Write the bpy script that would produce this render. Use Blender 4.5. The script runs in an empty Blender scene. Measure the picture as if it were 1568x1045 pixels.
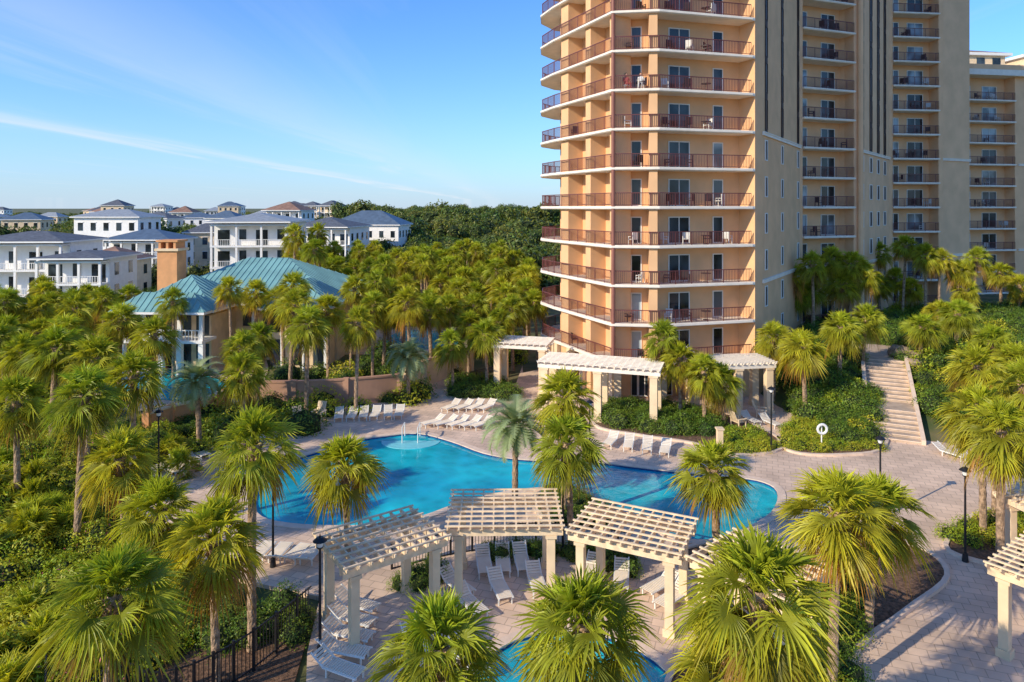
import bpy, bmesh, math, random
from mathutils import Vector, Matrix, noise
random.seed(7)
R=random.random
U=random.uniform
D=bpy.data; SC=bpy.context.scene
F=1045.0; H=15.0; HY=318.0
# survey helpers: bearings and ground ranges measured from the viewpoint -> world metres
def g(px,py,z=0.0):
    d=F*(H-z)/(py-HY); return ((px-784)/F*d, d)
def at(px,d): return (px-784)/F*d
def sm(t):
    t=max(0,min(1,t)); return t*t*(3-2*t)
def hgt(x,y):
    p=((x-24.6)*5.3+(y-44.2)*11.3)/156.0
    a=3.0*max(0,min(1,p))*sm((x-19.5-max(0,(y-55))*0.55)/4.0)
    b=0.0
    if y>100: b=sm((y-100)/200)*1.5
    l=1.2*sm((-x-17)/10)*sm((48-y)/10)
    return -0.16+a+b+l

# ------------------------------------------------------------- materials
def newmat(name):
    m=D.materials.new(name); m.use_nodes=True
    nt=m.node_tree; nt.nodes.clear()
    o=nt.nodes.new('ShaderNodeOutputMaterial'); b=nt.nodes.new('ShaderNodeBsdfPrincipled')
    nt.links.new(b.outputs[0],o.inputs[0]); return m,nt,b,o
def mix(nt,a,b,f,typ='MIX'):
    n=nt.nodes.new('ShaderNodeMix'); n.data_type='RGBA'; n.blend_type=typ
    for i,v in ((0,f),(6,a),(7,b)):
        if isinstance(v,(float,int)): n.inputs[i].default_value=v
        elif isinstance(v,tuple): n.inputs[i].default_value=(v[0],v[1],v[2],1)
        else: nt.links.new(v,n.inputs[i])
    return n.outputs[2]
def mat(name,col,rough=0.7,var=0.2,scale=1.5,bump=0.0,bscale=25,metal=0.0,col2=None,spec=0.4):
    m,nt,b,o=newmat(name)
    geo=nt.nodes.new('ShaderNodeNewGeometry')
    n=nt.nodes.new('ShaderNodeTexNoise'); n.inputs['Scale'].default_value=scale; n.inputs['Detail'].default_value=6
    nt.links.new(geo.outputs['Position'],n.inputs['Vector'])
    rm=nt.nodes.new('ShaderNodeMapRange'); rm.inputs[1].default_value=0.35; rm.inputs[2].default_value=0.65
    nt.links.new(n.outputs[0],rm.inputs[0])
    c1=tuple(c*(1-var) for c in col); c2=col2 or tuple(min(1,c*(1+var)) for c in col)
    nt.links.new(mix(nt,c1,c2,rm.outputs[0]),b.inputs['Base Color'])
    b.inputs['Roughness'].default_value=rough; b.inputs['Metallic'].default_value=metal
    b.inputs['Specular IOR Level'].default_value=spec
    if bump>0:
        n2=nt.nodes.new('ShaderNodeTexNoise'); n2.inputs['Scale'].default_value=bscale; n2.inputs['Detail'].default_value=5
        nt.links.new(geo.outputs['Position'],n2.inputs['Vector'])
        bp=nt.nodes.new('ShaderNodeBump'); bp.inputs['Strength'].default_value=bump; bp.inputs['Distance'].default_value=0.05
        nt.links.new(n2.outputs[0],bp.inputs['Height']); nt.links.new(bp.outputs[0],b.inputs['Normal'])
    return m
def leafmat(name,col,col2,trans=0.3,rough=0.45):
    m,nt,b,o=newmat(name)
    at_=nt.nodes.new('ShaderNodeAttribute'); at_.attribute_name='Col'
    oi=nt.nodes.new('ShaderNodeObjectInfo')
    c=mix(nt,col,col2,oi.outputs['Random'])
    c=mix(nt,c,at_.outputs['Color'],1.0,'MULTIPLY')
    nt.links.new(c,b.inputs['Base Color']); b.inputs['Roughness'].default_value=rough
    b.inputs['Specular IOR Level'].default_value=0.3
    t=nt.nodes.new('ShaderNodeBsdfTranslucent')
    nt.links.new(mix(nt,c,(1.3,1.2,0.5),1.0,'MULTIPLY'),t.inputs[0])
    ms=nt.nodes.new('ShaderNodeMixShader'); ms.inputs[0].default_value=trans
    nt.links.new(b.outputs[0],ms.inputs[1]); nt.links.new(t.outputs[0],ms.inputs[2]); nt.links.new(ms.outputs[0],o.inputs[0])
    return m
M_wall=mat('stucco_tan',(0.78,0.46,0.235),0.85,0.07,0.6,0.15,30)
M_wall2=mat('stucco_tan_pink',(0.84,0.50,0.27),0.85,0.07,0.5,0.15,30)
M_slab=mat('painted_cream_trim',(0.86,0.76,0.63),0.7,0.06,1.5)
M_rail=mat('rail_maroon',(0.15,0.045,0.04),0.5,0.15)
M_col=mat('maroon_column',(0.26,0.10,0.07),0.6,0.1)
M_bronze=mat('bronze_frame',(0.06,0.035,0.025),0.6,0.1,spec=0.2)
M_white=mat('white_paint',(0.87,0.84,0.79),0.6,0.04)
M_frame=mat('window_frame',(0.78,0.76,0.70),0.5,0.05)
M_cream=mat('cream_stucco',(0.80,0.60,0.38),0.8,0.08,1.5,0.1)
M_perg=mat('pergola_wood',(0.82,0.62,0.40),0.65,0.15,3)
M_black=mat('black_metal',(0.015,0.015,0.017),0.4,0.2)
M_bark=mat('palm_bark',(0.36,0.24,0.15),0.95,0.45,6,0.9,22)
M_boot=mat('palm_boots',(0.38,0.25,0.14),0.95,0.4,9,0.6,22)
M_mulch=mat('mulch',(0.17,0.095,0.055),0.95,0.5,9,0.8,30)
M_brickwall=mat('garden_wall_stucco',(0.46,0.26,0.17),0.85,0.12,0.8,0.2)
M_orange=mat('terracotta_stucco',(0.70,0.33,0.14),0.85,0.12,1.0,0.2)
M_strap=mat('lounger_strap',(0.80,0.70,0.56),0.6,0.08)
M_rock=mat('rock',(0.32,0.23,0.16),0.9,0.4,3,0.8,8)
M_teal=mat('teal_metal_roof',(0.19,0.37,0.35),0.45,0.15,0.5)
M_groof=mat('grey_shingle_roof',(0.11,0.12,0.14),0.8,0.25,2)
M_lroof=mat('light_metal_roof',(0.30,0.32,0.33),0.5,0.15,2)
M_broof=mat('slate_blue_roof',(0.10,0.14,0.19),0.5,0.15,1)
M_rroof=mat('brown_roof',(0.28,0.16,0.11),0.8,0.2,1)
M_step=mat('stair_stone',(0.50,0.38,0.28),0.85,0.15,2,0.2)
M_skin=mat('skin',(0.5,0.28,0.2),0.6,0.05)
M_shirt=mat('shirt',(0.5,0.12,0.1),0.8,0.05); M_shirt2=mat('shirt_white',(0.6,0.6,0.6),0.8,0.05)
M_hair=mat('hair',(0.04,0.025,0.015),0.7,0.1)
M_buoy=mat('buoy_white',(0.8,0.8,0.78),0.5,0.03)
M_flower=mat('flower_pink',(0.5,0.10,0.16),0.7,0.3)
def glass(name,col,r=0.08,spec=0.8):
    m,nt,b,o=newmat(name)
    geo=nt.nodes.new('ShaderNodeNewGeometry')
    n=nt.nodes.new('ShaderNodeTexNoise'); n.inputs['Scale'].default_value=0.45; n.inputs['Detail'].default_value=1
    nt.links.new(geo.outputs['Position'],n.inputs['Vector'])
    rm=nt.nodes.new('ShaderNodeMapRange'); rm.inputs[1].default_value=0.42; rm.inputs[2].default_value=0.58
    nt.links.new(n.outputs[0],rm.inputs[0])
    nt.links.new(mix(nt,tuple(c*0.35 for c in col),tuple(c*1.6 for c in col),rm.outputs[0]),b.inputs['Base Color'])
    b.inputs['Roughness'].default_value=r; b.inputs['Specular IOR Level'].default_value=spec
    return m
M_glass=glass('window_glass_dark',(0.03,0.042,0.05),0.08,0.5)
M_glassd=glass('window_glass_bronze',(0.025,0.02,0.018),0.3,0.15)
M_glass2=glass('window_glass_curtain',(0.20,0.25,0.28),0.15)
def paver(name,c1,c2,mortar,scale=1.0):
    m,nt,b,o=newmat(name)
    geo=nt.nodes.new('ShaderNodeNewGeometry')
    mp=nt.nodes.new('ShaderNodeMapping'); mp.inputs['Rotation'].default_value[2]=0.35; nt.links.new(geo.outputs['Position'],mp.inputs[0])
    br=nt.nodes.new('ShaderNodeTexBrick'); br.inputs['Scale'].default_value=scale
    br.inputs['Brick Width'].default_value=0.62; br.inputs['Row Height'].default_value=0.45; br.inputs['Mortar Size'].default_value=0.016
    br.inputs['Color1'].default_value=(*c1,1); br.inputs['Color2'].default_value=(*c2,1); br.inputs['Mortar'].default_value=(*mortar,1)
    nt.links.new(mp.outputs[0],br.inputs[0])
    n=nt.nodes.new('ShaderNodeTexNoise'); n.inputs['Scale'].default_value=0.45; n.inputs['Detail'].default_value=9
    nt.links.new(geo.outputs['Position'],n.inputs['Vector'])
    rm=nt.nodes.new('ShaderNodeMapRange'); rm.inputs[1].default_value=0.3; rm.inputs[2].default_value=0.7; rm.inputs[3].default_value=0.72; rm.inputs[4].default_value=1.1
    nt.links.new(n.outputs[0],rm.inputs[0])
    c=mix(nt,br.outputs[0],rm.outputs[0],1.0,'MULTIPLY')
    nt.links.new(c,b.inputs['Base Color']); b.inputs['Roughness'].default_value=0.85
    bp=nt.nodes.new('ShaderNodeBump'); bp.inputs['Strength'].default_value=0.3; bp.inputs['Distance'].default_value=0.02
    nt.links.new(br.outputs[1],bp.inputs['Height']); bp.invert=True; nt.links.new(bp.outputs[0],b.inputs['Normal'])
    return m
M_deck=paver('deck_pavers',(0.84,0.61,0.44),(0.70,0.51,0.37),(0.50,0.36,0.26))
M_coping=mat('pool_coping',(0.74,0.56,0.42),0.8,0.1,2)
M_tile=mat('waterline_tile',(0.02,0.07,0.2),0.3,0.3,8)
def water(name,c1,c2):
    m,nt,b,o=newmat(name)
    geo=nt.nodes.new('ShaderNodeNewGeometry')
    n=nt.nodes.new('ShaderNodeTexNoise'); n.inputs['Scale'].default_value=0.12; n.inputs['Detail'].default_value=2
    nt.links.new(geo.outputs['Position'],n.inputs['Vector'])
    rm=nt.nodes.new('ShaderNodeMapRange'); rm.inputs[1].default_value=0.4; rm.inputs[2].default_value=0.6
    nt.links.new(n.outputs[0],rm.inputs[0])
    base=mix(nt,c1,c2,rm.outputs[0])
    vo=nt.nodes.new('ShaderNodeTexVoronoi'); vo.feature='SMOOTH_F1'; vo.inputs['Scale'].default_value=1.3
    nt.links.new(geo.outputs['Position'],vo.inputs['Vector'])
    r2=nt.nodes.new('ShaderNodeMapRange'); r2.inputs[1].default_value=0.1; r2.inputs[2].default_value=0.8; r2.inputs[3].default_value=0.85; r2.inputs[4].default_value=1.3
    nt.links.new(vo.outputs['Distance'],r2.inputs[0])
    nt.links.new(mix(nt,base,r2.outputs[0],1.0,'MULTIPLY'),b.inputs['Base Color'])
    b.inputs['Roughness'].default_value=0.04; b.inputs['IOR'].default_value=1.33; b.inputs['Specular IOR Level'].default_value=0.5
    n2=nt.nodes.new('ShaderNodeTexNoise'); n2.inputs['Scale'].default_value=2.2; n2.inputs['Detail'].default_value=3
    nt.links.new(geo.outputs['Position'],n2.inputs['Vector'])
    bp=nt.nodes.new('ShaderNodeBump'); bp.inputs['Strength'].default_value=0.4; bp.inputs['Distance'].default_value=0.06
    nt.links.new(n2.outputs[0],bp.inputs['Height']); nt.links.new(bp.outputs[0],b.inputs['Normal'])
    return m
M_water=water('pool_water',(0.005,0.28,0.40),(0.012,0.46,0.52))
M_step_w=mat('pool_step',(0.20,0.62,0.68),0.3,0.05)
M_ground,nt,b,o=newmat('ground_soil_grass')
geo=nt.nodes.new('ShaderNodeNewGeometry')
n=nt.nodes.new('ShaderNodeTexNoise'); n.inputs['Scale'].default_value=0.35; n.inputs['Detail'].default_value=9
nt.links.new(geo.outputs['Position'],n.inputs['Vector'])
rp=nt.nodes.new('ShaderNodeValToRGB'); rp.color_ramp.elements[0].position=0.38; rp.color_ramp.elements[0].color=(0.06,0.09,0.02,1)
rp.color_ramp.elements[1].position=0.62; rp.color_ramp.elements[1].color=(0.17,0.14,0.06,1)
nt.links.new(n.outputs[0],rp.inputs[0]); nt.links.new(rp.outputs[0],b.inputs['Base Color']); b.inputs['Roughness'].default_value=0.95
M_palm=leafmat('palm_leaf',(0.37,0.43,0.035),(0.56,0.53,0.04),0.38)
M_pale=leafmat('pindo_leaf',(0.32,0.40,0.19),(0.34,0.40,0.18),0.3)
M_shrub=leafmat('shrub_leaf',(0.30,0.43,0.03),(0.55,0.55,0.045),0.35)
M_hedge=leafmat('hedge_leaf',(0.10,0.20,0.025),(0.18,0.26,0.03),0.28)
M_tree=leafmat('tree_leaf',(0.085,0.155,0.03),(0.21,0.225,0.04),0.28)
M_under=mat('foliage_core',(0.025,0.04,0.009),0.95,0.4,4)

# ------------------------------------------------------------- mesh builder
def link(o,parent=None):
    SC.collection.objects.link(o)
    if parent: o.parent=parent
    return o
def empty(name,loc=(0,0,0)):
    e=D.objects.new(name,None); e.location=loc; e.empty_display_size=0.5; SC.collection.objects.link(e); return e
class MB:
    def __init__(s): s.v=[];s.f=[];s.m=[];s.mats=[];s.M=Matrix()
    def mi(s,m):
        if m not in s.mats: s.mats.append(m)
        return s.mats.index(m)
    def add(s,vs,fs,m):
        k=len(s.v); M=s.M
        s.v+= [tuple(M@Vector(p)) for p in vs]; i=s.mi(m)
        for f in fs: s.f.append(tuple(k+a for a in f)); s.m.append(i)
    def box(s,x0,x1,y0,y1,z0,z1,m):
        s.add([(x0,y0,z0),(x1,y0,z0),(x1,y1,z0),(x0,y1,z0),(x0,y0,z1),(x1,y0,z1),(x1,y1,z1),(x0,y1,z1)],
              [(0,3,2,1),(4,5,6,7),(0,1,5,4),(1,2,6,5),(2,3,7,6),(3,0,4,7)],m)
    def prism(s,poly,z0,z1,m):
        n=len(poly)
        s.add([(p[0],p[1],z0) for p in poly]+[(p[0],p[1],z1) for p in poly],
              [tuple(range(n-1,-1,-1)),tuple(range(n,2*n))]+[(i,(i+1)%n,n+(i+1)%n,n+i) for i in range(n)],m)
    def cyl(s,x,y,z0,z1,r0,r1,m,n=10):
        vs=[];
        for (z,r) in ((z0,r0),(z1,r1)):
            for i in range(n):
                a=i*2*math.pi/n; vs.append((x+r*math.cos(a),y+r*math.sin(a),z))
        s.add(vs,[tuple(range(n-1,-1,-1)),tuple(range(n,2*n))]+[(i,(i+1)%n,n+(i+1)%n,n+i) for i in range(n)],m)
    def mesh(s,name):
        me=D.meshes.new(name); me.from_pydata(s.v,[],s.f)
        for m in s.mats: me.materials.append(m)
        me.polygons.foreach_set('material_index',s.m); me.update(); return me
    def build(s,name,parent=None):
        return link(D.objects.new(name,s.mesh(name)),parent)
def frame(p0,p1):
    u=Vector((p1[0]-p0[0],p1[1]-p0[1],0)); L=u.length; u.normalize()
    v=Vector((-u.y,u.x,0))   # inward
    M=Matrix(((u.x,v.x,0,p0[0]),(u.y,v.y,0,p0[1]),(0,0,1,0),(0,0,0,1)))
    return M,L
def xf(x,y,z=0,a=0): return Matrix.Translation((x,y,z))@Matrix.Rotation(a,4,'Z')
def inst(name,me,loc,rz=0,sc=1.0,parent=None,tilt=0):
    o=D.objects.new(name,me); o.location=loc; o.rotation_euler=(tilt*U(-1,1),tilt*U(-1,1),rz)
    o.scale=sc if isinstance(sc,tuple) else (sc,sc,sc)
    return link(o,parent)
def catmull(pts,n=8,closed=True):
    out=[];N=len(pts)
    rng=range(N) if closed else range(N-1)
    for i in rng:
        if closed: a,b,c,d=[pts[(i+k)%N] for k in (-1,0,1,2)]
        else: a,b,c,d=pts[max(0,i-1)],pts[i],pts[i+1],pts[min(N-1,i+2)]
        for k in range(n):
            t=k/n
            out.append(tuple(0.5*((2*b[j])+(-a[j]+c[j])*t+(2*a[j]-5*b[j]+4*c[j]-d[j])*t*t+(-a[j]+3*b[j]-3*c[j]+d[j])*t**3) for j in (0,1)))
    if not closed: out.append(tuple(pts[-1][:2]))
    return out
def area(name,loops,ztop,th,m):
    cu=D.curves.new(name,'CURVE'); cu.dimensions='2D'; cu.fill_mode='BOTH'; cu.extrude=th/2
    for L in loops:
        sp=cu.splines.new('POLY'); sp.points.add(len(L)-1)
        for i,p in enumerate(L): sp.points[i].co=(p[0],p[1],0,1)
        sp.use_cyclic_u=True
    ob=D.objects.new('tmp',cu); SC.collection.objects.link(ob)
    dg=bpy.context.evaluated_depsgraph_get(); me=D.meshes.new_from_object(ob.evaluated_get(dg))
    D.objects.remove(ob); me.name=name; me.materials.clear(); me.materials.append(m)
    o=D.objects.new(name,me); o.location=(0,0,ztop-th/2); return link(o)
def strip(mb,pts,w0,w1,z0,z1,m,closed=True):
    N=len(pts); A=[];B=[]
    for i in range(N):
        a=pts[(i-1)%N] if closed else pts[max(0,i-1)]; c=pts[(i+1)%N] if closed else pts[min(N-1,i+1)]
        t=Vector((c[0]-a[0],c[1]-a[1])); t.normalize(); nn=Vector((-t.y,t.x)); p=Vector(pts[i])
        A.append(p+nn*w0); B.append(p+nn*w1)
    vs=[(p.x,p.y,z) for z in (z0,z1) for L in (A,B) for p in L]
    fs=[]
    for i in (range(N) if closed else range(N-1)):
        j=(i+1)%N
        a0,b0,a1,b1=i,N+i,2*N+i,3*N+i; c0,d0,c1,d1=j,N+j,2*N+j,3*N+j
        fs+=[(a1,c1,d1,b1),(a0,a1,c1,c0)[::1],(b0,d0,d1,b1),(a0,b0,d0,c0)]
    mb.add(vs,fs,m)
def inpoly(x,y,poly):
    r=False;n=len(poly);j=n-1
    for i in range(n):
        xi,yi=poly[i];xj,yj=poly[j]
        if (yi>y)!=(yj>y) and x<(xj-xi)*(y-yi)/(yj-yi)+xi: r=not r
        j=i
    return r

# ------------------------------------------------------------- ground sheet
def axis(lo,hi,step,far):
    a=[];v=lo
    while v<=hi: a.append(v); v+=step
    s=step; v=hi
    while v<far: s*=1.35; v+=s; a.append(v)
    s=step; v=lo
    while v>-far: s*=1.35; v-=s; a.insert(0,v)
    return a
xs=axis(-60,80,1.5,6000); ys=axis(0,110,1.5,6000)
vs=[(x,y,hgt(x,y)) for y in ys for x in xs]; nx=len(xs)
fs=[(j*nx+i,j*nx+i+1,(j+1)*nx+i+1,(j+1)*nx+i) for j in range(len(ys)-1) for i in range(nx-1)]
me=D.meshes.new('ground'); me.from_pydata(vs,[],fs); me.materials.append(M_ground); link(D.objects.new('ground',me))

# ------------------------------------------------------------- deck and pools
pool=[g(*p) for p in [(590,668),(640,664),(690,676),(740,694),(790,703),(850,706),(900,706),(960,714),(1030,722),(1100,729),(1160,736),(1190,752),
 (1182,785),(1130,815),(1070,828),(1010,812),(950,785),(905,762),(870,748),(820,748),(760,756),(700,772),(650,790),(590,803),(520,806),(450,803),(400,792),(386,765),(405,735),(440,708),(500,688),(550,674)]]
pool=catmull(pool,4)
small=[(1.9+3.5*math.cos(a*math.pi/20),20.3+3.9*math.sin(a*math.pi/20)) for a in range(40)]
deck=[g(*p) for p in [(205,775),(250,715),(340,680),(430,650),(520,622),(645,612),(655,590),(675,575),(700,590),(790,588),(800,560)]]+\
 [(1,62),(6,66),(20,60),(21,52),(23,45.8),(29,44.0),(36,43.2),(60,41),(60,8),(-3.5,8),(-4.6,14),(-5.8,19),(-6.9,23),(-7.4,26.3),(-12,27.9),(-15,30.5)]
area('pool_deck',[deck,pool,small],0.0,0.2,M_deck)
for nm,pl in (('swimming_pool',pool),('small_pool',small)):
    o=area(nm,[pl],-0.11,0.02,M_water)
mb=MB()
for pl in (pool,small):
    ar=sum(pl[i][0]*pl[(i+1)%len(pl)][1]-pl[(i+1)%len(pl)][0]*pl[i][1] for i in range(len(pl)))
    w=-0.38 if ar>0 else 0.38
    strip(mb,pl,w,0.03 if ar>0 else -0.03,-0.02,0.035,M_coping)
    strip(mb,pl,0.0,0.035 if ar>0 else -0.035,-0.18,-0.022,M_tile)
mb.build('pool_coping')
mb=MB()
sx,sy=g(628,676)
for k in range(3):
    pl=[(sx+(1.9-k*0.45)*math.cos(a),sy+0.35-(1.5-k*0.4)*math.sin(a)) for a in [i*math.pi/12 for i in range(13)]]
    mb.prism(pl,-0.2,-0.085+0.004*k,M_step_w)
for dx in (-0.5,0.5):
    mb.cyl(sx+dx,sy+1.0,0,0.9,0.03,0.03,M_frame,6); mb.box(sx+dx-0.03,sx+dx+0.03,sy-0.1,sy+1.0,0.86,0.92,M_frame); mb.cyl(sx+dx,sy-0.1,-0.1,0.9,0.03,0.03,M_frame,6)
mb.build('pool_steps')

# ------------------------------------------------------------- foliage meshes
def colattr(me,cols):
    ca=me.color_attributes.new('Col','FLOAT_COLOR','POINT'); ca.data.foreach_set('color',[c for p in cols for c in (p[0],p[1],p[2],1)])
def clump(name,n,size,m,rz=0.85,lumps=0,core=0.78,seed=1,flowers=0):
    rd=random.Random(seed); v=[];f=[];c=[];mi=[]
    cen=[(0,0,0,1.0)]
    if lumps:
        cen=[]
        for i in range(lumps):
            a=rd.uniform(0,6.28); r=rd.uniform(0.15,0.6); cen.append((r*math.cos(a),r*math.sin(a),rd.uniform(-0.15,0.45),rd.uniform(0.4,0.62)))
    for i in range(n):
        cx,cy,cz,cr=rd.choice(cen)
        d=Vector((rd.gauss(0,1),rd.gauss(0,1),rd.gauss(0.25,1))).normalized()
        nz=noise.noise(d*2.2+Vector((seed,cx*3,cy*3)))
        rr=cr*(0.72+0.33*rd.random()+0.34*nz)
        p=Vector((cx,cy,cz))+d*rr; p.z=p.z*rz+ (rz*0.45)
        if p.z<0: p.z=abs(p.z)*0.3
        nrm=(d+Vector((rd.gauss(0,.55),rd.gauss(0,.55),rd.gauss(0.2,.55)))).normalized()
        t=nrm.orthogonal().normalized(); t=Matrix.Rotation(rd.uniform(0,6.28),3,nrm)@t; bt=nrm.cross(t)
        s=size*rd.uniform(0.6,1.3); k=len(v)
        v+=[tuple(p-t*s),tuple(p-bt*s*0.45),tuple(p+t*s),tuple(p+bt*s*0.45)]
        fl=rd.random()<flowers
        f.append((k,k+1,k+2,k+3)); mi.append(2 if fl else 0)
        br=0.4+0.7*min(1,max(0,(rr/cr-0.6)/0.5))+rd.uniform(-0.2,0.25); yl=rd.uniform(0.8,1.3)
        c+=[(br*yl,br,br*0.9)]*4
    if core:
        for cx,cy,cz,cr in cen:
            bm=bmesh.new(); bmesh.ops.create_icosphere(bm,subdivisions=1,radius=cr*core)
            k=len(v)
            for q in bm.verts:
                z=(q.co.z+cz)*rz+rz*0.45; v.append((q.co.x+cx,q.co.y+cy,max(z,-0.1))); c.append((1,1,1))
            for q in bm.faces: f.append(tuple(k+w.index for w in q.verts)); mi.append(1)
            bm.free()
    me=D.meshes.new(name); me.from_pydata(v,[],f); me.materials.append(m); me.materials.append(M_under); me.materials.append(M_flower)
    me.polygons.foreach_set('material_index',mi); colattr(me,c); me.update(); return me
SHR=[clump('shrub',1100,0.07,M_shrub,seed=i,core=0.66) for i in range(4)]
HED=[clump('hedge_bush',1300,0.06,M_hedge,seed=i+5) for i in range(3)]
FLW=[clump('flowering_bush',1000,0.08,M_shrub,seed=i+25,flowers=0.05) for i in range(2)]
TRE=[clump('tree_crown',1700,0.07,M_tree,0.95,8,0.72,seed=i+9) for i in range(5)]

def frond(v,f,c,mi,rd,base,az,el,pl,Rf,nl,col,droop):
    d=Vector((math.cos(el)*math.cos(az),math.cos(el)*math.sin(az),math.sin(el)))
    mid=base+d*pl*0.5; end=base+d*pl+Vector((0,0,-0.16*pl*math.cos(el)))
    a=(end-mid).normalized()
    s=Vector((-math.sin(az),math.cos(az),0)); s=Matrix.Rotation(rd.uniform(-0.8,0.8),3,a)@s
    s=(s-a*s.dot(a)).normalized(); nn=a.cross(s)
    if nn.z<0 and el<1.2: nn=-nn
    k=len(v); w=0.02
    for p,ww in ((base,w*1.6),(mid,w),(end,w)):
        v+= [tuple(p+s*ww),tuple(p-s*ww),tuple(p+nn*ww)]; c+=[(col[0]*1.0,col[1]*0.95,col[2])]*3
    for q in (0,3):
        for i in range(3):
            j=(i+1)%3; f.append((k+q+i,k+q+j,k+q+3+j,k+q+3+i)); mi.append(0)
    span=math.radians(rd.uniform(100,138))
    fold=rd.uniform(0.2,0.6)
    def P(phi,r):
        q=end+(a*math.cos(phi)+s*math.sin(phi))*r+nn*(fold*r*abs(math.sin(phi))+0.06*r)
        q=q+a*(0.12*Rf*math.cos(phi*0.5))*(r/Rf)
        q.z-=droop*r*r/Rf; return q
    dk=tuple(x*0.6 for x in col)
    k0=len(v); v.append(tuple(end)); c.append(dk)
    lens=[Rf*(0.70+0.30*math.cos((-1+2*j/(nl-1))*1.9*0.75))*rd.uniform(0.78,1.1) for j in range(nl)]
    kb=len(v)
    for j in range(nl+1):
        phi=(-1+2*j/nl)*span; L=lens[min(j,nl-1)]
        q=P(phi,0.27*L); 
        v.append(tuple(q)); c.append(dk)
    for j in range(nl):
        f.append((k0,kb+j,kb+j+1)); mi.append(0)
        phi=(-1+2*(j+0.5)/nl)*span; dp=span/nl*0.66; L=lens[j]; fo=nn*0.02
        k=len(v); jit=rd.uniform(-0.1,0.1)
        m1=P(phi-dp+jit*0.5,0.56*L); m2=P(phi+dp+jit*0.5,0.56*L); t=P(phi+jit,L); t.z-=rd.uniform(0.0,0.25)*Rf*(0.6+droop)
        cm=P(phi+jit*.5,0.55*L)-fo*1.5
        v+=[tuple(m1),tuple(m2),tuple(t),tuple(cm)]
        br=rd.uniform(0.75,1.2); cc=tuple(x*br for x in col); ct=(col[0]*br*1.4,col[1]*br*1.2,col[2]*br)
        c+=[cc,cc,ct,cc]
        f+=[(kb+j,k,k+3),(kb+j,k+3,kb+j+1),(kb+j+1,k+3,k+1),(k,k+2,k+3),(k+3,k+2,k+1)]; mi+=[0]*5
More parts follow.
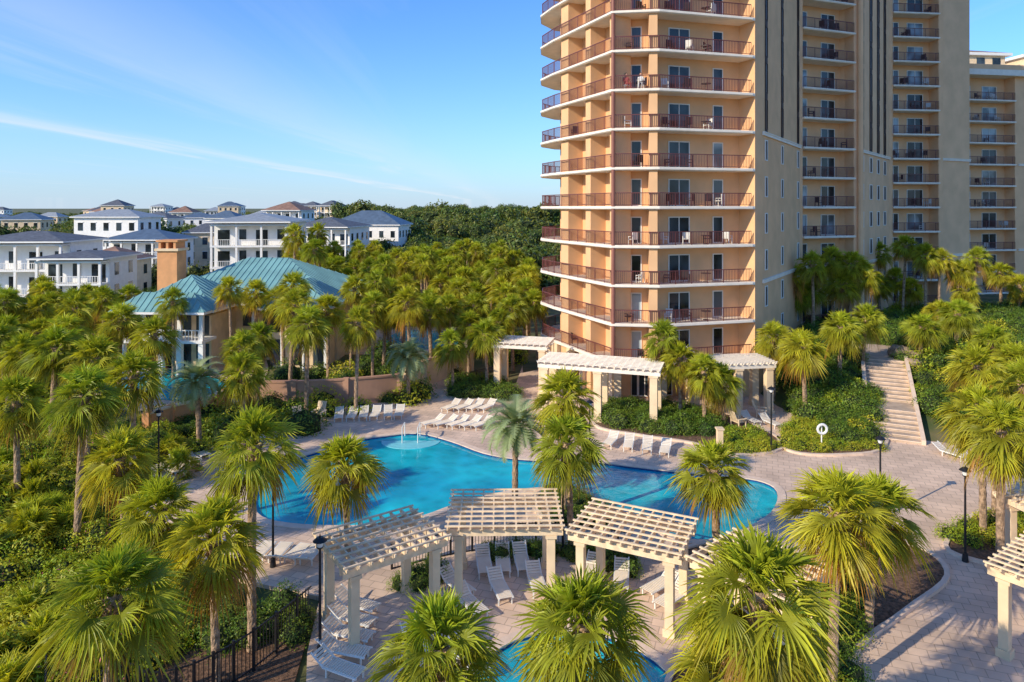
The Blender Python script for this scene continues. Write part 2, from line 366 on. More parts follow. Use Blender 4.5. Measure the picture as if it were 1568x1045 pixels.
def make_palm(name,h,seed,nf=44,nl=20,Rf=1.0,lean=0.25,kind=0):
    rd=random.Random(seed); v=[];f=[];c=[];mi=[]
    la=rd.uniform(0,6.28); n=10
    def cen(t): return Vector((lean*math.cos(la)*(t**2-1)*min(1,h/5),lean*math.sin(la)*(t**2-1)*min(1,h/5),t*h))
    if h>0.8:
        rings=max(6,int(h*4)); r0=0.16*rd.uniform(0.9,1.15)
        for i in range(rings+1):
            t=i/rings; p=cen(t); z=t*h
            r=r0*(1.25 if t<0.04 else 1.0-0.12*t)*(1+0.10*(i%2))
            if h-z<1.1: r*=1.0+0.5*(1-(h-z)/1.1)
            for k in range(n):
                a=k*2*math.pi/n+0.3*(i%2); rr=r*rd.uniform(0.93,1.07); v.append((p.x+rr*math.cos(a),p.y+rr*math.sin(a),p.z-0.1*(1-t))); c.append((1,1,1))
        for i in range(rings):
            for k in range(n):
                f.append((i*n+k,i*n+(k+1)%n,(i+1)*n+(k+1)%n,(i+1)*n+k)); mi.append(1)
        for i in range(40):
            z=h-1.25+1.2*i/40; a=i*2.4; p=cen(z/h); rr=r0*(1.0+0.35*(i/40)); ww=0.06
            o=Vector((math.cos(a),math.sin(a),0)); s=Vector((-o.y,o.x,0)); q=Vector((p.x,p.y,z))+o*rr*0.85
            k=len(v); tip=q+o*rd.uniform(0.10,0.24)+Vector((0,0,rd.uniform(0.14,0.28)))
            v+=[tuple(q+s*ww),tuple(q-s*ww),tuple(tip+s*ww*0.5),tuple(tip-s*ww*0.5),tuple(q+Vector((0,0,0.12)))]; c+=[(1,1,1)]*5
            f+=[(k,k+1,k+3,k+2),(k,k+2,k+4),(k+1,k+4,k+3),(k+2,k+3,k+4)]; mi+=[2]*4
    top=cen(1.0) if h>0.8 else Vector((0,0,0.15))
    if kind==0:
        for i in range(nf):
            t=i/(nf-1); el=math.radians(86-136*t**0.85 + rd.uniform(-12,12))
            if h<=0.8: el=math.radians(85-75*t)
            az=i*2.39996+rd.uniform(-0.3,0.3)
            pl=(0.55+0.45*min(1,t*2.5))*rd.uniform(0.7,1.15)
            dead=t>0.9 and rd.random()<0.6
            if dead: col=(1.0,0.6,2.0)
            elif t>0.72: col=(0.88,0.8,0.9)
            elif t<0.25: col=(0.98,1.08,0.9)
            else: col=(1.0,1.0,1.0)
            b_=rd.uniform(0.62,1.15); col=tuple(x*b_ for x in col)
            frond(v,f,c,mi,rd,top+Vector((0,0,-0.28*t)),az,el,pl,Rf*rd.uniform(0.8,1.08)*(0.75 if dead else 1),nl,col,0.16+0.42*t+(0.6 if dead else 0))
    else:
        for i in range(44):
            t=i/43; el=math.radians(84-95*t+rd.uniform(-6,6)); az=i*2.39996
            p=top.copy(); L=rd.uniform(1.8,2.3); seg=12; e=el; pts=[p.copy()]
            for k in range(seg):
                e-=math.radians(4+8.5*k/seg*1.1); p=p+Vector((math.cos(e)*math.cos(az),math.cos(e)*math.sin(az),math.sin(e)))*L/seg; pts.append(p.copy())
            s=Vector((-math.sin(az),math.cos(az),0)); b_=rd.uniform(0.8,1.15)
            for k in range(seg):
                a0,a1=pts[k],pts[k+1]; kk=len(v)
                v+=[tuple(a0+s*0.02),tuple(a0-s*0.02),tuple(a1-s*0.015),tuple(a1+s*0.015)]; c+=[(b_,b_,b_)]*4; f.append((kk,kk+1,kk+2,kk+3)); mi.append(0)
                if k<2: continue
                tg=(a1-a0).normalized(); up=s.cross(tg)
                if up.z<0: up=-up
                for sub in (0.0,0.33,0.66):
                    for sd in (-1,1):
                        q=a0.lerp(a1,sub); ll=0.46*math.sin(math.pi*min(1,(k+1)/seg*0.95+0.05))+0.16
                        tip=q+(s*sd*0.75+tg*0.55+up*0.35).normalized()*ll+Vector((0,0,-0.08)); kk=len(v)
                        v+=[tuple(q),tuple(q+tg*0.07),tuple(tip)]; c+=[(b_,b_,b_)]*3; f.append((kk,kk+1,kk+2)); mi.append(0)
    me=D.meshes.new(name); me.from_pydata(v,[],f)
    me.materials.append(M_pale if kind else M_palm); me.materials.append(M_bark); me.materials.append(M_boot)
    me.polygons.foreach_set('material_index',mi); colattr(me,c); me.update(); return me
PH=[3.4,4.2,5.0,6.0,7.2,8.8,10.5]
PALMS={h:[make_palm('sabal_palm',h,int(h*10)+s,nl=24,nf=52+3*s) for s in range(3 if h<8 else 1)] for h in PH}
PALMETTO=[make_palm('saw_palmetto',0.0,90+s,nf=30,nl=20,Rf=0.8) for s in range(2)]
PINDO=[make_palm('pindo_palm',h,int(h*7),kind=1) for h in (3.2,4.4)]
PL=[]
def palm_w(x,y,z,s=None,minh=2.8):
    b=hgt(x,y)
    hh=max(minh,z-b); k=min(PH,key=lambda q:abs(math.log(hh/q)))
    r=hh/k; o=inst('sabal_palm',random.choice(PALMS[k]),(x,y,b),U(0,6.28),1.0,tilt=0.035)
    w=(U(0.84,1.04) if y<45 else U(0.78,1.0)) if s is None else s
    o.scale=(w,w,r*(0.95 if r>1 else 1)); PL.append((x,y)); return o
def palm(px,yc,d,s=None): return palm_w(at(px,d),d,H-(yc-HY)*d/F-0.1,s)

for p in [(180,905,18),(335,800,21.4,.88),(395,675,23.5,.9),(120,600,30),(183,695,28.5),(528,695,29.3,.95),(675,970,17,.95),(888,945,17,.95),
 (1152,890,14.8,.97),(1278,775,21,1.0),(1090,715,29,0.95),(872,665,30,.95),(864,592,33,.92),(1180,508,52.7),(1228,522,48.6),(1290,495,52),(1325,482,53.5),
 (1412,508,54),(1468,478,58),(1492,556,42),(1500,625,31,.9),(1568,585,32),(1045,545,48,.85),(1078,560,46.5,.8),(1105,580,47,.85),(1013,512,49.5,.85),(1530,668,33,.85),
 (1340,770,24,.9),(1115,1010,15.5,0.8),(245,765,25,.85),
 (470,492,48),(545,490,49.5),(400,515,50,.8),(355,440,60,.8),(262,458,60,.8),(232,508,45),(85,528,40),(35,535,42),(185,488,50),(160,455,62),(720,490,60),(745,508,56),
 (30,600,33),(10,500,50),(110,470,56),(60,465,62),(430,455,62),(500,470,58),(590,470,62),(660,455,66),(705,440,70),(620,430,72),(770,450,66),(805,420,72),(820,455,66),(690,520,55),
 (480,380,78),(450,350,82),(492,348,84),(395,440,64,.85),(140,545,38),(205,560,36),(370,560,42,.85),(1553,545,46),(1440,500,62),(1520,520,50),(1540,640,28)]:
    palm(*p)
for px,yc in [(1213,415),(1242,402),(1272,395),(1305,402),(1348,384),(1383,374),(1420,382),(1372,420),(1345,432),(1240,440),(1465,412),(1492,388),(1530,415),(1560,432),(1440,395),(1395,440),(1480,440),(1290,430),(1325,415),(1225,445)]:
    d=U(64,67) if px<1330 else U(72,80)
    palm(px,yc,d)
for px,yc,d in [(300,583,42),(790,650,34.5),(625,548,52)]:
    x=at(px,d); z=H-(yc-HY)*d/F; me=PINDO[0] if z<4 else PINDO[1]
    inst('pindo_palm',me,(x,d,-0.1),U(0,6),(1,1,max(0.8,z/(3.2 if z<4 else 4.4))))

KEEP=[(-39,-15,60,84)]
def clear(x,y,r=1.2):
    for a,b_,c_,d_ in KEEP:
        if a<x<b_ and c_<y<d_: return False
    if x>2 and y>50: return False
    px=784+F*x/y
    if 265<px<425 and y>47 and y<86: return False
    if 120<px<350 and 45<y<62: return False
    if px<445 and y>72: return False
    if inpoly(x,y,deck): return False
    return True
n=0;tries=0
while n<145 and tries<9000:
    tries+=1
    y=U(42,125); x=U(-0.82*y,0.05*y)
    if not clear(x,y): continue
    if y<56 and x>-14: continue
    if any((x-a)**2+(y-b_)**2<(6.5 if y>60 else 10.0) for a,b_ in PL): continue
    palm_w(x,y,U(4.4,6.8) if 784+F*x/y<445 else U(5.0,8.6)); n+=1

def scatter(name,poly,spacing,meshes,smin,smax,zoff=-0.05,zs=1.0,minz=None,avoid=None):
    e=empty(name); x0=min(p[0] for p in poly);x1=max(p[0] for p in poly);y0=min(p[1] for p in poly);y1=max(p[1] for p in poly)
    y=y0
    while y<y1:
        x=x0
        while x<x1:
            a=x+U(-.4,.4)*spacing; b_=y+U(-.4,.4)*spacing
            if inpoly(a,b_,poly) and not (avoid and avoid(a,b_)):
                s=U(smin,smax); z=hgt(a,b_)
                if minz is not None: z=max(z,minz)
                inst('clump',random.choice(meshes),(a,b_,z+zoff),U(0,6.28),(s,s*U(.85,1.15),s*zs*U(0.8,1.2)),e)
            x+=spacing
        y+=spacing
    return e
def av(x,y):
    px=784+F*x/y
    if 130<px<375 and 49<y<66: return True
    return any(a<x<b_ and c_<y<d_ for a,b_,c_,d_ in KEEP) or (-21<x<-3 and 69<y<87)
scatter('dune_shrubs',[(-24,14),(-10.5,17),(-11.5,24),(-14,29),(-19,33),(-26,42),(-46,50),(-40,30)],0.9,SHR+FLW,0.5,0.95)
for i in range(26):
    y=U(17,42); x=U(-0.85*y,-13.5 if y<30 else -18); inst('saw_palmetto',random.choice(PALMETTO),(x,y,hgt(x,y)+0.3),U(0,6.28),U(0.8,1.1))
scatter('hedge_understory',[(-13.5,26.5),(-8,25.5),(-7.2,23.6),(-9,23.2),(-13.5,24)],0.8,HED,0.6,0.85)
scatter('garden_understory',[(-60,46),(-20,47),(-19,38),(-14,44.5),(-9,50),(-6.5,54.8),(-5,62),(1,67),(1,120),(-100,120)],2.8,HED+SHR[:2],0.9,1.7,avoid=av)
scatter('poolside_hedge',[g(*p) for p in [(205,735),(250,690),(340,660),(430,640),(425,620),(300,615),(180,660)]],1.0,HED+SHR[:1],0.6,0.95)
scatter('tower_hedge',[g(*p) for p in [(915,650),(925,622),(1000,625),(1090,640),(1100,668),(1040,672),(980,660)]],0.75,HED,0.65,0.95,minz=0)
scatter('flower_bed_shrubs',[g(*p) for p in [(1100,690),(1115,662),(1165,668),(1190,688),(1150,696)]],0.6,SHR,0.4,0.6,minz=0)
scatter('round_hedge',[g(*p) for p in [(1262,672),(1262,632),(1300,622),(1342,630),(1346,668),(1310,680)]],0.75,HED+SHR[:1],0.75,1.0,minz=0)
scatter('plaza_bed_shrubs',[g(*p) for p in [(1196,680),(1205,656),(1262,640),(1262,686),(1345,684),(1350,690),(1260,694),(1210,690)]],0.55,SHR,0.4,0.6,minz=0)
scatter('peninsula_shrubs',[g(*p) for p in [(825,768),(850,752),(885,765),(930,790),(920,812),(850,800)]],0.6,HED,0.5,0.75,minz=0)
scatter('pergola_hedge',[g(*p) for p in [(745,850),(790,842),(860,842),(960,858),(1000,880),(955,880),(870,860),(790,856),(750,868)]],0.6,HED,0.45,0.6,minz=0)
scatter('pergola_hedge',[g(*p) for p in [(590,900),(640,872),(690,855),(690,870),(660,895),(610,912)]],0.6,HED,0.5,0.7,minz=0)
scatter('stair_garden_shrubs',[(20.5,47),(23.5,46.5),(25,48.5),(27.5,54.5),(29.5,62),(40,80),(33,70),(28,66),(21,54.5)],1.1,HED,0.8,1.3)
scatter('slope_garden_shrubs',[(28,46),(32,44.8),(48,43.8),(60,60),(60,80),(45,80),(34,66),(31.5,56)],1.4,HED+SHR[:1],0.7,1.3)
scatter('plaza_edge_shrubs',[(28,45.2),(33,44.2),(40,43.4),(40,44.5),(30,46)],0.7,SHR,0.5,0.8)
scatter('path_hedge',[g(*p) for p in [(690,608),(700,588),(780,592),(795,612),(750,612)]],0.8,HED,0.7,0.95,minz=0)
scatter('mulch_bed_shrubs',[(4.8,19),(6.4,22.5),(9.5,24.8),(12.9,27.8),(15,29),(13,25.2),(10,20.5),(8.3,14),(5,13.2)],0.8,SHR+HED,0.35,0.7,minz=0.05)
scatter('corner_bed_shrubs',[(19.6,31),(22.6,32.4),(26,33),(27,28),(22,28.5)],0.9,SHR,0.45,0.7,minz=0.05)

def bed(pts):
    pl=catmull(pts,5); area('planting_bed',[pl],0.06,0.14,M_mulch)
    k=MB(); strip(k,pl,-0.1,0.1,-0.02,0.13,M_coping); k.build('bed_kerb')
bed([g(*p) for p in [(1192,672),(1225,642),(1290,618),(1350,630),(1355,685),(1290,698),(1215,694)]])
bed([g(*p) for p in [(910,652),(925,615),(1090,630),(1180,665),(1195,690),(1120,698),(1060,680),(980,668)]])
bed([g(*p) for p in [(815,770),(850,748),(890,762),(935,788),(925,818),(850,806)]])
bed([(4.6,20),(6,23),(9.5,25.6),(13,28.6),(16.2,30.6),(18.0,29.8),(17.6,27.6),(14.5,25.2),(11.2,22.5),(9.8,18),(8.5,13),(5,12.5)])
bed([(19.2,29.2),(20.6,31.6),(24,34),(29,35),(31,30),(25,27)])
bed([g(*p) for p in [(1018,855),(1065,838),(1110,830),(1150,835),(1140,870),(1060,880)]])
area('mulch_bed',[[(-7.3,25),(-6.6,19),(-5.2,13),(-13,13),(-12,24)]],-0.08,0.06,M_mulch)

# ------------------------------------------------------------- tower
top=57.1; LV=[3.1+3*k for k in range(18)]
tower=empty('condo_tower')
W=MB(); S=MB(); RL=MB(); GL=MB(); FU=MB()
def window(s,z,w,h,y,curt=None,frame_m=None,mull=1,gm=None):
    fm=frame_m or M_frame
    GL.M=W.M.copy(); t=0.08
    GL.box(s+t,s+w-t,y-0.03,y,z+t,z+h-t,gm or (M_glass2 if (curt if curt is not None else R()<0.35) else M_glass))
    GL.box(s,s+t,y-0.07,y,z,z+h,fm); GL.box(s+w-t,s+w,y-0.07,y,z,z+h,fm)
    GL.box(s+t,s+w-t,y-0.07,y,z,z+t,fm); GL.box(s+t,s+w-t,y-0.07,y,z+h-t,z+h,fm)
    for i in range(mull):
        c_=s+w*(i+1)/(mull+1); GL.box(c_-0.035,c_+0.035,y-0.06,y-0.031,z+t,z+h-t,fm)
def rail(L,z,s0=0.0,y=0.1,h=1.05):
    RL.M=W.M.copy()
    RL.box(s0,L,y-0.03,y+0.03,z+h-0.06,z+h,M_rail); RL.box(s0,L,y-0.02,y+0.02,z+0.08,z+0.12,M_rail)
    n=int((L-s0)/0.14)
    for i in range(n+1):
        s=s0+i*(L-s0)/max(1,n); w=0.013 if i%10 else 0.04
        RL.box(s-w,s+w,y-0.012,y+0.012,z+(0.12 if i%10 else 0),z+h-0.06,M_rail)
def chair(s,y,z,m,a):
    FU.M=W.M@xf(s,y,z,a)
    FU.box(-.27,.27,-.27,.27,.40,.46,m); FU.box(-.27,.27,.24,.30,.46,.98,m)
    for p in (-.24,.24):
        FU.box(p-.025,p+.025,-.25,-.20,0,.64,m); FU.box(p-.025,p+.025,.24,.29,0,.46,m); FU.box(p-.03,p+.03,-.25,.25,.62,.66,m)
def table(s,y,z,m):
    FU.M=W.M@xf(s,y,z,0); FU.cyl(0,0,.68,.72,.4,.4,m,12); FU.cyl(0,0,0,.68,.04,.04,m,6); FU.cyl(0,0,0,.04,.25,.2,m,8)
V=[(7.0,70.2),(4.3,69.0),(2.9,66.6),(2.75,64.2),(3.7,61.4),(7.7,52.4),(11.2,51.9),(19.1,54.2)]
def offs(pts,dist):
    out=[]
    for i,p in enumerate(pts):
        ns=[]
        for a,b_ in ((i-1,i),(i,i+1)):
            if a<0 or b_>=len(pts): continue
            u=Vector((pts[b_][0]-pts[a][0],pts[b_][1]-pts[a][1])).normalized(); ns.append(Vector((-u.y,u.x)))
        nn=sum(ns,Vector((0,0))).normalized(); k=dist/nn.dot(ns[0]); out.append((p[0]+nn.x*k,p[1]+nn.y*k))
    return out
inn=offs(V,1.8)
core=inn+[(19.35,54.35),(20.3,55.3),(28.7,68),(33,80),(10,82)]
W.prism(core,-0.1,top,M_wall)
plate=V+[(19.34,54.3),(19.3,56.5),(14,64),(8,71)]
for z in LV: 
    S.prism(plate,z-0.24,z,M_slab)
    o2=offs(V,-0.07); i2=offs(V,0.05)
    for i in range(len(V)-1): S.prism([o2[i],o2[i+1],i2[i+1],i2[i]],z-0.19,z-0.03,M_slab)
NS=len(V)-1; iA,iB,iC=NS-3,NS-2,NS-1
for si in range(NS):
    W.M,L=frame(V[si],V[si+1])
    for z in LV[:-1]:
        rail(L-0.05,z,0.05)
        zz=z+0.02
        if si==iA-1: window(0.9,zz,1.5,2.15,1.8)
        if si==iA:
            window(3.1,zz,1.6,2.15,1.8); window(6.8,zz,1.6,2.15,1.8)
        if si==iB: window(0.7,zz,1.6,2.15,1.8)
        if si==iC:
            window(1.75,zz,1.9,2.15,1.8,mull=1); window(5.75,zz,0.95,2.15,1.8,curt=R()<.2,mull=0)
            for q in range(random.choice((2,3,3,4))):
                chair(1.2+q*1.7+U(-.4,.4),0.9+U(-.2,.2),z,random.choice((M_black,M_black,M_frame)),U(-3,3))
            if R()<.6: table(4.6,0.9,z,M_black)
        elif si in(iA,iB) and R()<.75:
            chair(U(.8,2.5),0.9,z,random.choice((M_black,M_frame)),U(-3,3))
    if si==iA:
        for a,b_ in ((0.9,2.2),(5.2,6.0),(8.95,9.6)):
            W.box(a,b_,0.35,1.85,-0.1,top-0.01,M_wall)
        S.M=W.M.copy(); S.cyl(L-0.05,0.12,3.1,top,0.16,0.16,M_col,10); S.M=Matrix()
    if si==iB: W.box(L-0.75,L-0.12,0.2,1.85,-0.1,top-0.02,M_wall)
    nq=max(1,int(L/2.4))
    for q in range(nq+1):
        s=0.4+q*(L-0.8)/nq; W.box(s-.28,s+.28,0.05,0.6,-0.1,2.86,M_cream)
        if L>3: window(min(s+.5,L-1.6),0.1,1.2,2.3,1.8,curt=False)
def flat(p0,p1,strips,zmax,thick,m,skip_low=0,band=True,wide=0.8):
    W.M,L=frame(p0,p1)
    if thick: W.box(0,L,0,thick,-0.1,zmax,m)
    for t in strips:
        for z in LV:
            if z+2.6>zmax: continue
            hh=1.7 if z<20 else 2.5
            window(L*t,z+(0.75 if z<20 else .3),wide,hh,0.0,curt=False,frame_m=M_bronze if z>20 else M_frame,mull=0,gm=M_glassd)
            if z>20: GL.box(L*t,L*t+wide,-.05,0,z-.2,z+.3,M_bronze)
    if band:
        S.M=W.M.copy()
        for z in (21.1,9.1): S.box(-0.05,L+0.05,-0.14,0.0,z-.24,z+.06,M_slab); S.box(-0.05,L+0.05,-0.2,-0.14,z-0.02,z+.06,M_slab)
        S.M=Matrix()
W.M=Matrix()
flat((20.3,55.3),(28.7,68),(0.05,0.44,0.90),top,0,M_wall)
W.M=Matrix()
W.build('walls',tower)
W=MB()
def stack(p0,p1,zmax,m,wins,z0=1,depthb=9,piers=True,chairs=True):
    W.M,L=frame(p0,p1)
    W.box(0,L,1.6,depthb,-0.1,zmax,m)
    if piers:
        W.box(-0.35,0.25,-0.05,1.62,-0.1,zmax+.02,m); W.box(L-0.25,L+0.35,-0.05,1.62,-0.1,zmax+.02,m)
    for z in LV:
        if z+2>zmax: break
        S.M=W.M.copy(); S.box(0.25,L-0.25,-0.25,1.6,z-.22,z,M_slab); S.box(0.2,L-0.2,-0.31,-0.25,z-.15,z-.03,M_slab); S.M=Matrix()
        rail(L-.3,z,.3,y=-0.15)
        for s,w in wins: window(s*L,z+.02,w,2.15,1.6)
        if chairs:
            for q in range(random.choice((1,2,3))): chair(U(1,L-1),U(.2,.8),z,random.choice((M_black,M_frame,M_black)),U(-3,3))
stack((28.9,68.4),(35.7,71),top,M_wall2,((0.12,1.5),(0.58,1.9)))
flat((36.0,71.2),(46.3,83.8),(0.10,0.35,0.58,0.80),top,6,M_wall2,wide=1.2)
stack((46.6,84),(53.2,84.8),top,M_wall2,((0.12,1.4),(0.5,2.2)))
flat((53.5,85),(58.6,87.4),(),top,8,M_wall2)
S.M=W.M.copy(); S.box(0,6,-.15,0,44.6,45.1,M_slab); S.M=Matrix()
S.cyl(36.2,70.9,0,top,0.3,0.3,M_wall2,10)
stack((63.2,95),(71.2,96.4),33.4,M_wall2,((0.08,1.5),(0.5,2.4)))
flat((71.5,96.4),(84,98),(0.5,),33.4,10,M_wall2)
W.M,L=frame((61.5,94.4),(84,98)); W.box(-0.2,L,-0.5,12,33.4,34.2,M_slab); W.box(0.2,L,0,12,34.2,35.0,M_wall2)
W.M=Matrix(); W.prism([(30,74),(40,80),(50,94),(62,100),(60,110),(30,95)],-0.1,top,M_wall2)
W.build('wing_walls',tower)
S.build('balcony_slabs',tower); RL.build('railings',tower); GL.build('windows',tower); FU.build('balcony_furniture',tower)
T=MB(); T.prism(core,top,top+0.9,M_slab); T.build('roof_parapet',tower)

e=empty('cream_apartment_block'); B=MB(); B.M=xf(97,128,6.9,0.1)
B.box(-22,22,0,14,-8,33.5,M_cream); B.box(-22.6,22.6,-.6,14.6,33.5,34.2,M_white); B.box(-14,-4,1,12,34.2,36.6,M_cream); B.box(-15,-3,0.4,12.6,36.6,37.1,M_white); B.box(0,12,1,12,34.2,36.5,M_cream); B.box(-.6,12.6,.6,12.4,36.5,37,M_white)
for k in range(10):
    for q in range(12): B.box(-20+q*3.5,-18.6+q*3.5,-0.06,0,2+k*3.2,3.9+k*3.2,M_glass)
for q in range(3): B.box(-13+q*3.2,-11.4+q*3.2,0.93,1,34.6,36.2,M_glass)
B.add([(-15,.4,37.1),(-3,.4,37.1),(-3,12.6,37.1),(-15,12.6,37.1),(-9,6.5,39)],[(0,1,4),(1,2,4),(2,3,4),(3,0,4)],M_rroof)
B.build('block_body',e)

# ------------------------------------------------------------- houses
def hip(B,x0,x1,y0,y1,z,h,m,ribs=False,ov=0.6):
    x0-=ov;x1+=ov;y0-=ov;y1+=ov; Lx=x1-x0; Ly=y1-y0; k=min(Lx,Ly)/2
    if Lx>=Ly: r0=(x0+k,(y0+y1)/2,z+h); r1=(x1-k,(y0+y1)/2,z+h)
    else: r0=((x0+x1)/2,y0+k,z+h); r1=((x0+x1)/2,y1-k,z+h)
    vs=[(x0,y0,z),(x1,y0,z),(x1,y1,z),(x0,y1,z),r0,r1]
    fs=[(0,1,5,4),(1,2,5),(2,3,4,5),(3,0,4)] if Lx>=Ly else [(0,1,4),(1,2,5,4),(2,3,5),(3,0,4,5)]
    B.add(vs,fs,m); B.box(x0+.02,x1-.02,y0+.02,y1-.02,z-.22,z-0.01,M_white)
    if ribs:
        sp=0.6; w=0.04; up=0.07
        for i in range(int(Lx/sp)):
            x=x0+sp*(i+.5); t=min(1,min(x-x0,x1-x)/k)
            for yy,sg in ((y0,1),(y1,-1)):
                ye=yy+sg*t*min(k,Ly/2); B.add([(x-w,yy,z),(x+w,yy,z),(x,yy,z+up),(x-w,ye,z+h*t),(x+w,ye,z+h*t),(x,ye,z+h*t+up)],[(0,2,5,3),(2,1,4,5),(0,1,2)],m)
        for i in range(int(Ly/sp)):
            y=y0+sp*(i+.5); t=min(1,min(y-y0,y1-y)/k)
            for xx,sg in ((x0,1),(x1,-1)):
                xe=xx+sg*t*min(k,Lx/2); B.add([(xx,y-w,z),(xx,y+w,z),(xx,y,z+up),(xe,y-w,z+h*t),(xe,y+w,z+h*t),(xe,y,z+h*t+up)],[(0,2,5,3),(2,1,4,5),(0,1,2)],m)
def house(name,cx,cy,w,d,fl,a,wm,rm,rh=2.5,porch=True,fh=3.1,z0=-0.2,ribs=False,tower_=False):
    e=empty(name); B=MB(); B.M=xf(cx,cy,z0,a); z1=fl*fh+.3
    B.box(-w/2,w/2,-d/2,d/2,0,z1,wm); hip(B,-w/2,w/2,-d/2-(2 if porch else 0),d/2,z1+.25,rh,rm,ribs)
    for k in range(fl):
        zb=k*fh+.9
        n=int(w/2.6)
        for i in range(n):
            x=-w/2+(i+.5)*w/n; hh=1.6
            if porch and i%2==0: B.box(x-.85,x+.85,-d/2-.05,-d/2,zb-.8,zb+1.5,M_glass)
            else: B.box(x-.5,x+.5,-d/2-.05,-d/2,zb,zb+hh,M_glass)
            B.box(x-.62,x+.62,-d/2-.09,-d/2-.0,zb+hh,zb+hh+.12,M_white)
        n=int(d/3)
        for i in range(n):
            y=-d/2+(i+.5)*d/n
            for sx in (-1,1): B.box(sx*w/2-.05,sx*w/2+.05,y-.5,y+.5,zb,zb+1.6,M_glass)
        if porch:
            B.box(-w/2,w/2,-d/2-2,-d/2-.1,k*fh+fh-.1,k*fh+fh+.12,M_white)
            m=max(3,int(w/3))
            for i in range(m+1):
                x=-w/2+.2+i*(w-.4)/m; B.box(x-.15,x+.15,-d/2-1.95,-d/2-1.65,k*fh+(.12 if k else 0),k*fh+fh-.1,M_white)
            if k:
                B.box(-w/2,w/2,-d/2-1.9,-d/2-1.84,k*fh+1.0,k*fh+1.06,M_white)
                for i in range(int(w/.3)): B.box(-w/2+i*.3,-w/2+i*.3+.05,-d/2-1.9,-d/2-1.85,k*fh+.12,k*fh+1.0,M_white)
    if tower_:
        B.box(-2.5,2.5,-2.5,2.5,z1,z1+rh+1.8,wm); hip(B,-2.5,2.5,-2.5,2.5,z1+rh+2.0,1.6,rm)
        for x in (-1.2,1.2): B.box(x-.5,x+.5,-2.56,-2.5,z1+rh+.2,z1+rh+1.4,M_glass)
    B.build('house_body',e); return e
house('white_beach_house',at(388,104),108,11,12,4,0.1,M_white,M_lroof,1.2,fh=3.15)
house('white_beach_house',at(500,150),155,13,12,3,-0.15,M_white,M_groof,2.0,fh=3.5)
house('white_beach_house',at(560,165),172,17,12,3,-0.1,M_white,M_broof,3.4,fh=3.5,porch=False)
house('white_beach_house',at(35,92),96,12,8,3,0.05,M_white,M_groof,1.2,fh=3.4)
house('white_beach_house',at(112,86),90,8,7,3,0.05,M_white,M_groof,0.7,fh=2.8)
house('white_beach_house',at(160,138),143,13,9,4,0.0,M_white,M_lroof,1.5,fh=3.2,porch=False,tower_=False)
house('white_beach_house',at(222,130),133,12,8,3,0.0,M_white,M_broof,1.8,fh=2.9)
house('cream_beach_house',at(165,112),114,8,8,2,0.0,M_cream,M_rroof,2.0,porch=False)
house('cream_beach_house',at(312,150),153,8,9,3,0.2,M_cream,M_groof,2.2,porch=False)
house('teal_roof_cottage',at(92,74),78,8,7,1,0.3,M_cream,M_teal,2.2,porch=False,ribs=True)
rr=random.Random(4)
for i in range(40):
    d=rr.uniform(200,650); x=rr.uniform(-0.8,-0.26)*d
    house(rr.choice(('white_beach_house','cream_beach_house')),x,d,rr.uniform(9,14),rr.uniform(8,11),rr.choice((2,3,3,4)),rr.uniform(-.4,.3),
          rr.choice((M_white,M_white,M_cream,M_orange if i%9==0 else M_white)),rr.choice((M_groof,M_broof,M_rroof,M_groof,M_lroof,M_groof)),rr.uniform(1.8,3),porch=rr.random()<.4,z0=1.2 if d<300 else 3.0)
# clubhouse
ch=empty('clubhouse'); B=MB()
B.M=xf(-26.2,73,0,-0.06)
B.box(-9.2,9.2,-5,6,-.2,5.6,M_cream); hip(B,-9.2,9.2,-6.5,7.5,5.8,3.8,M_teal,True,0.9)
B.box(-7.7,-1,-10,-5,-.2,5.0,M_cream); hip(B,-8.2,-.6,-11,-3,5.75,2.7,M_teal,True,0.7)
B.box(4,9,-8,-5,-.2,5.0,M_cream); hip(B,3.6,9.4,-9,-2,5.7,2.4,M_teal,True,.6)
B.box(-8.2,-.5,-12.6,-10,2.9,3.15,M_white)
for x in (-8,-6.1,-4.4,-2.7,-.7):
    B.box(x-.22,x+.22,-12.5,-12.06,-.2,2.9,M_white); B.box(x-.17,x+.17,-12.45,-12.15,3.15,5.55,M_white)
B.box(-8.2,-.5,-12.4,-12.3,4.0,4.08,M_white)
for i in range(26): B.box(-8.2+i*.3,-8.2+i*.3+.05,-12.37,-12.32,3.15,4.0,M_white)
hip(B,-8.4,-.4,-12.8,-9.5,5.78,1.5,M_teal,True,.4)
for x in (-6.9,-5.2,-3.5,-1.8):
    B.box(x-.6,x+.6,-10.06,-10,0.1,2.4,M_glass); B.box(x-.6,x+.6,-10.06,-10,3.2,5.0,M_glass)
for i in range(5): 
    x=-.3+i*2.05; yy=-8 if x>3.6 else -5
    B.box(x,x+1.3,yy-.06,yy,0.1,2.5,M_glass); B.box(x,x+1.3,yy-.06,yy,3.2,5.0,M_glass); B.box(x+1.45,x+1.7,yy-1.3,yy-1.05,-.2,5.4,M_white)
B.box(-9.3,-9.2,-4,5,3.0,5.0,M_glass)
B.build('clubhouse_body',ch)
C=MB(); cx,cy=at(248,68),70
C.box(cx-1.0,cx+1.0,cy-1,cy+1,-.2,10.6,M_orange); C.box(cx-1.2,cx+1.2,cy-1.2,cy+1.2,10.6,10.85,M_cream)
for dx in(-.75,0,.75): C.box(cx+dx-.12,cx+dx+.12,cy-1,cy+1,10.85,11.5,M_orange)
C.box(cx-1.1,cx+1.1,cy-1.1,cy+1.1,11.5,11.7,M_orange); C.build('chimney',ch)

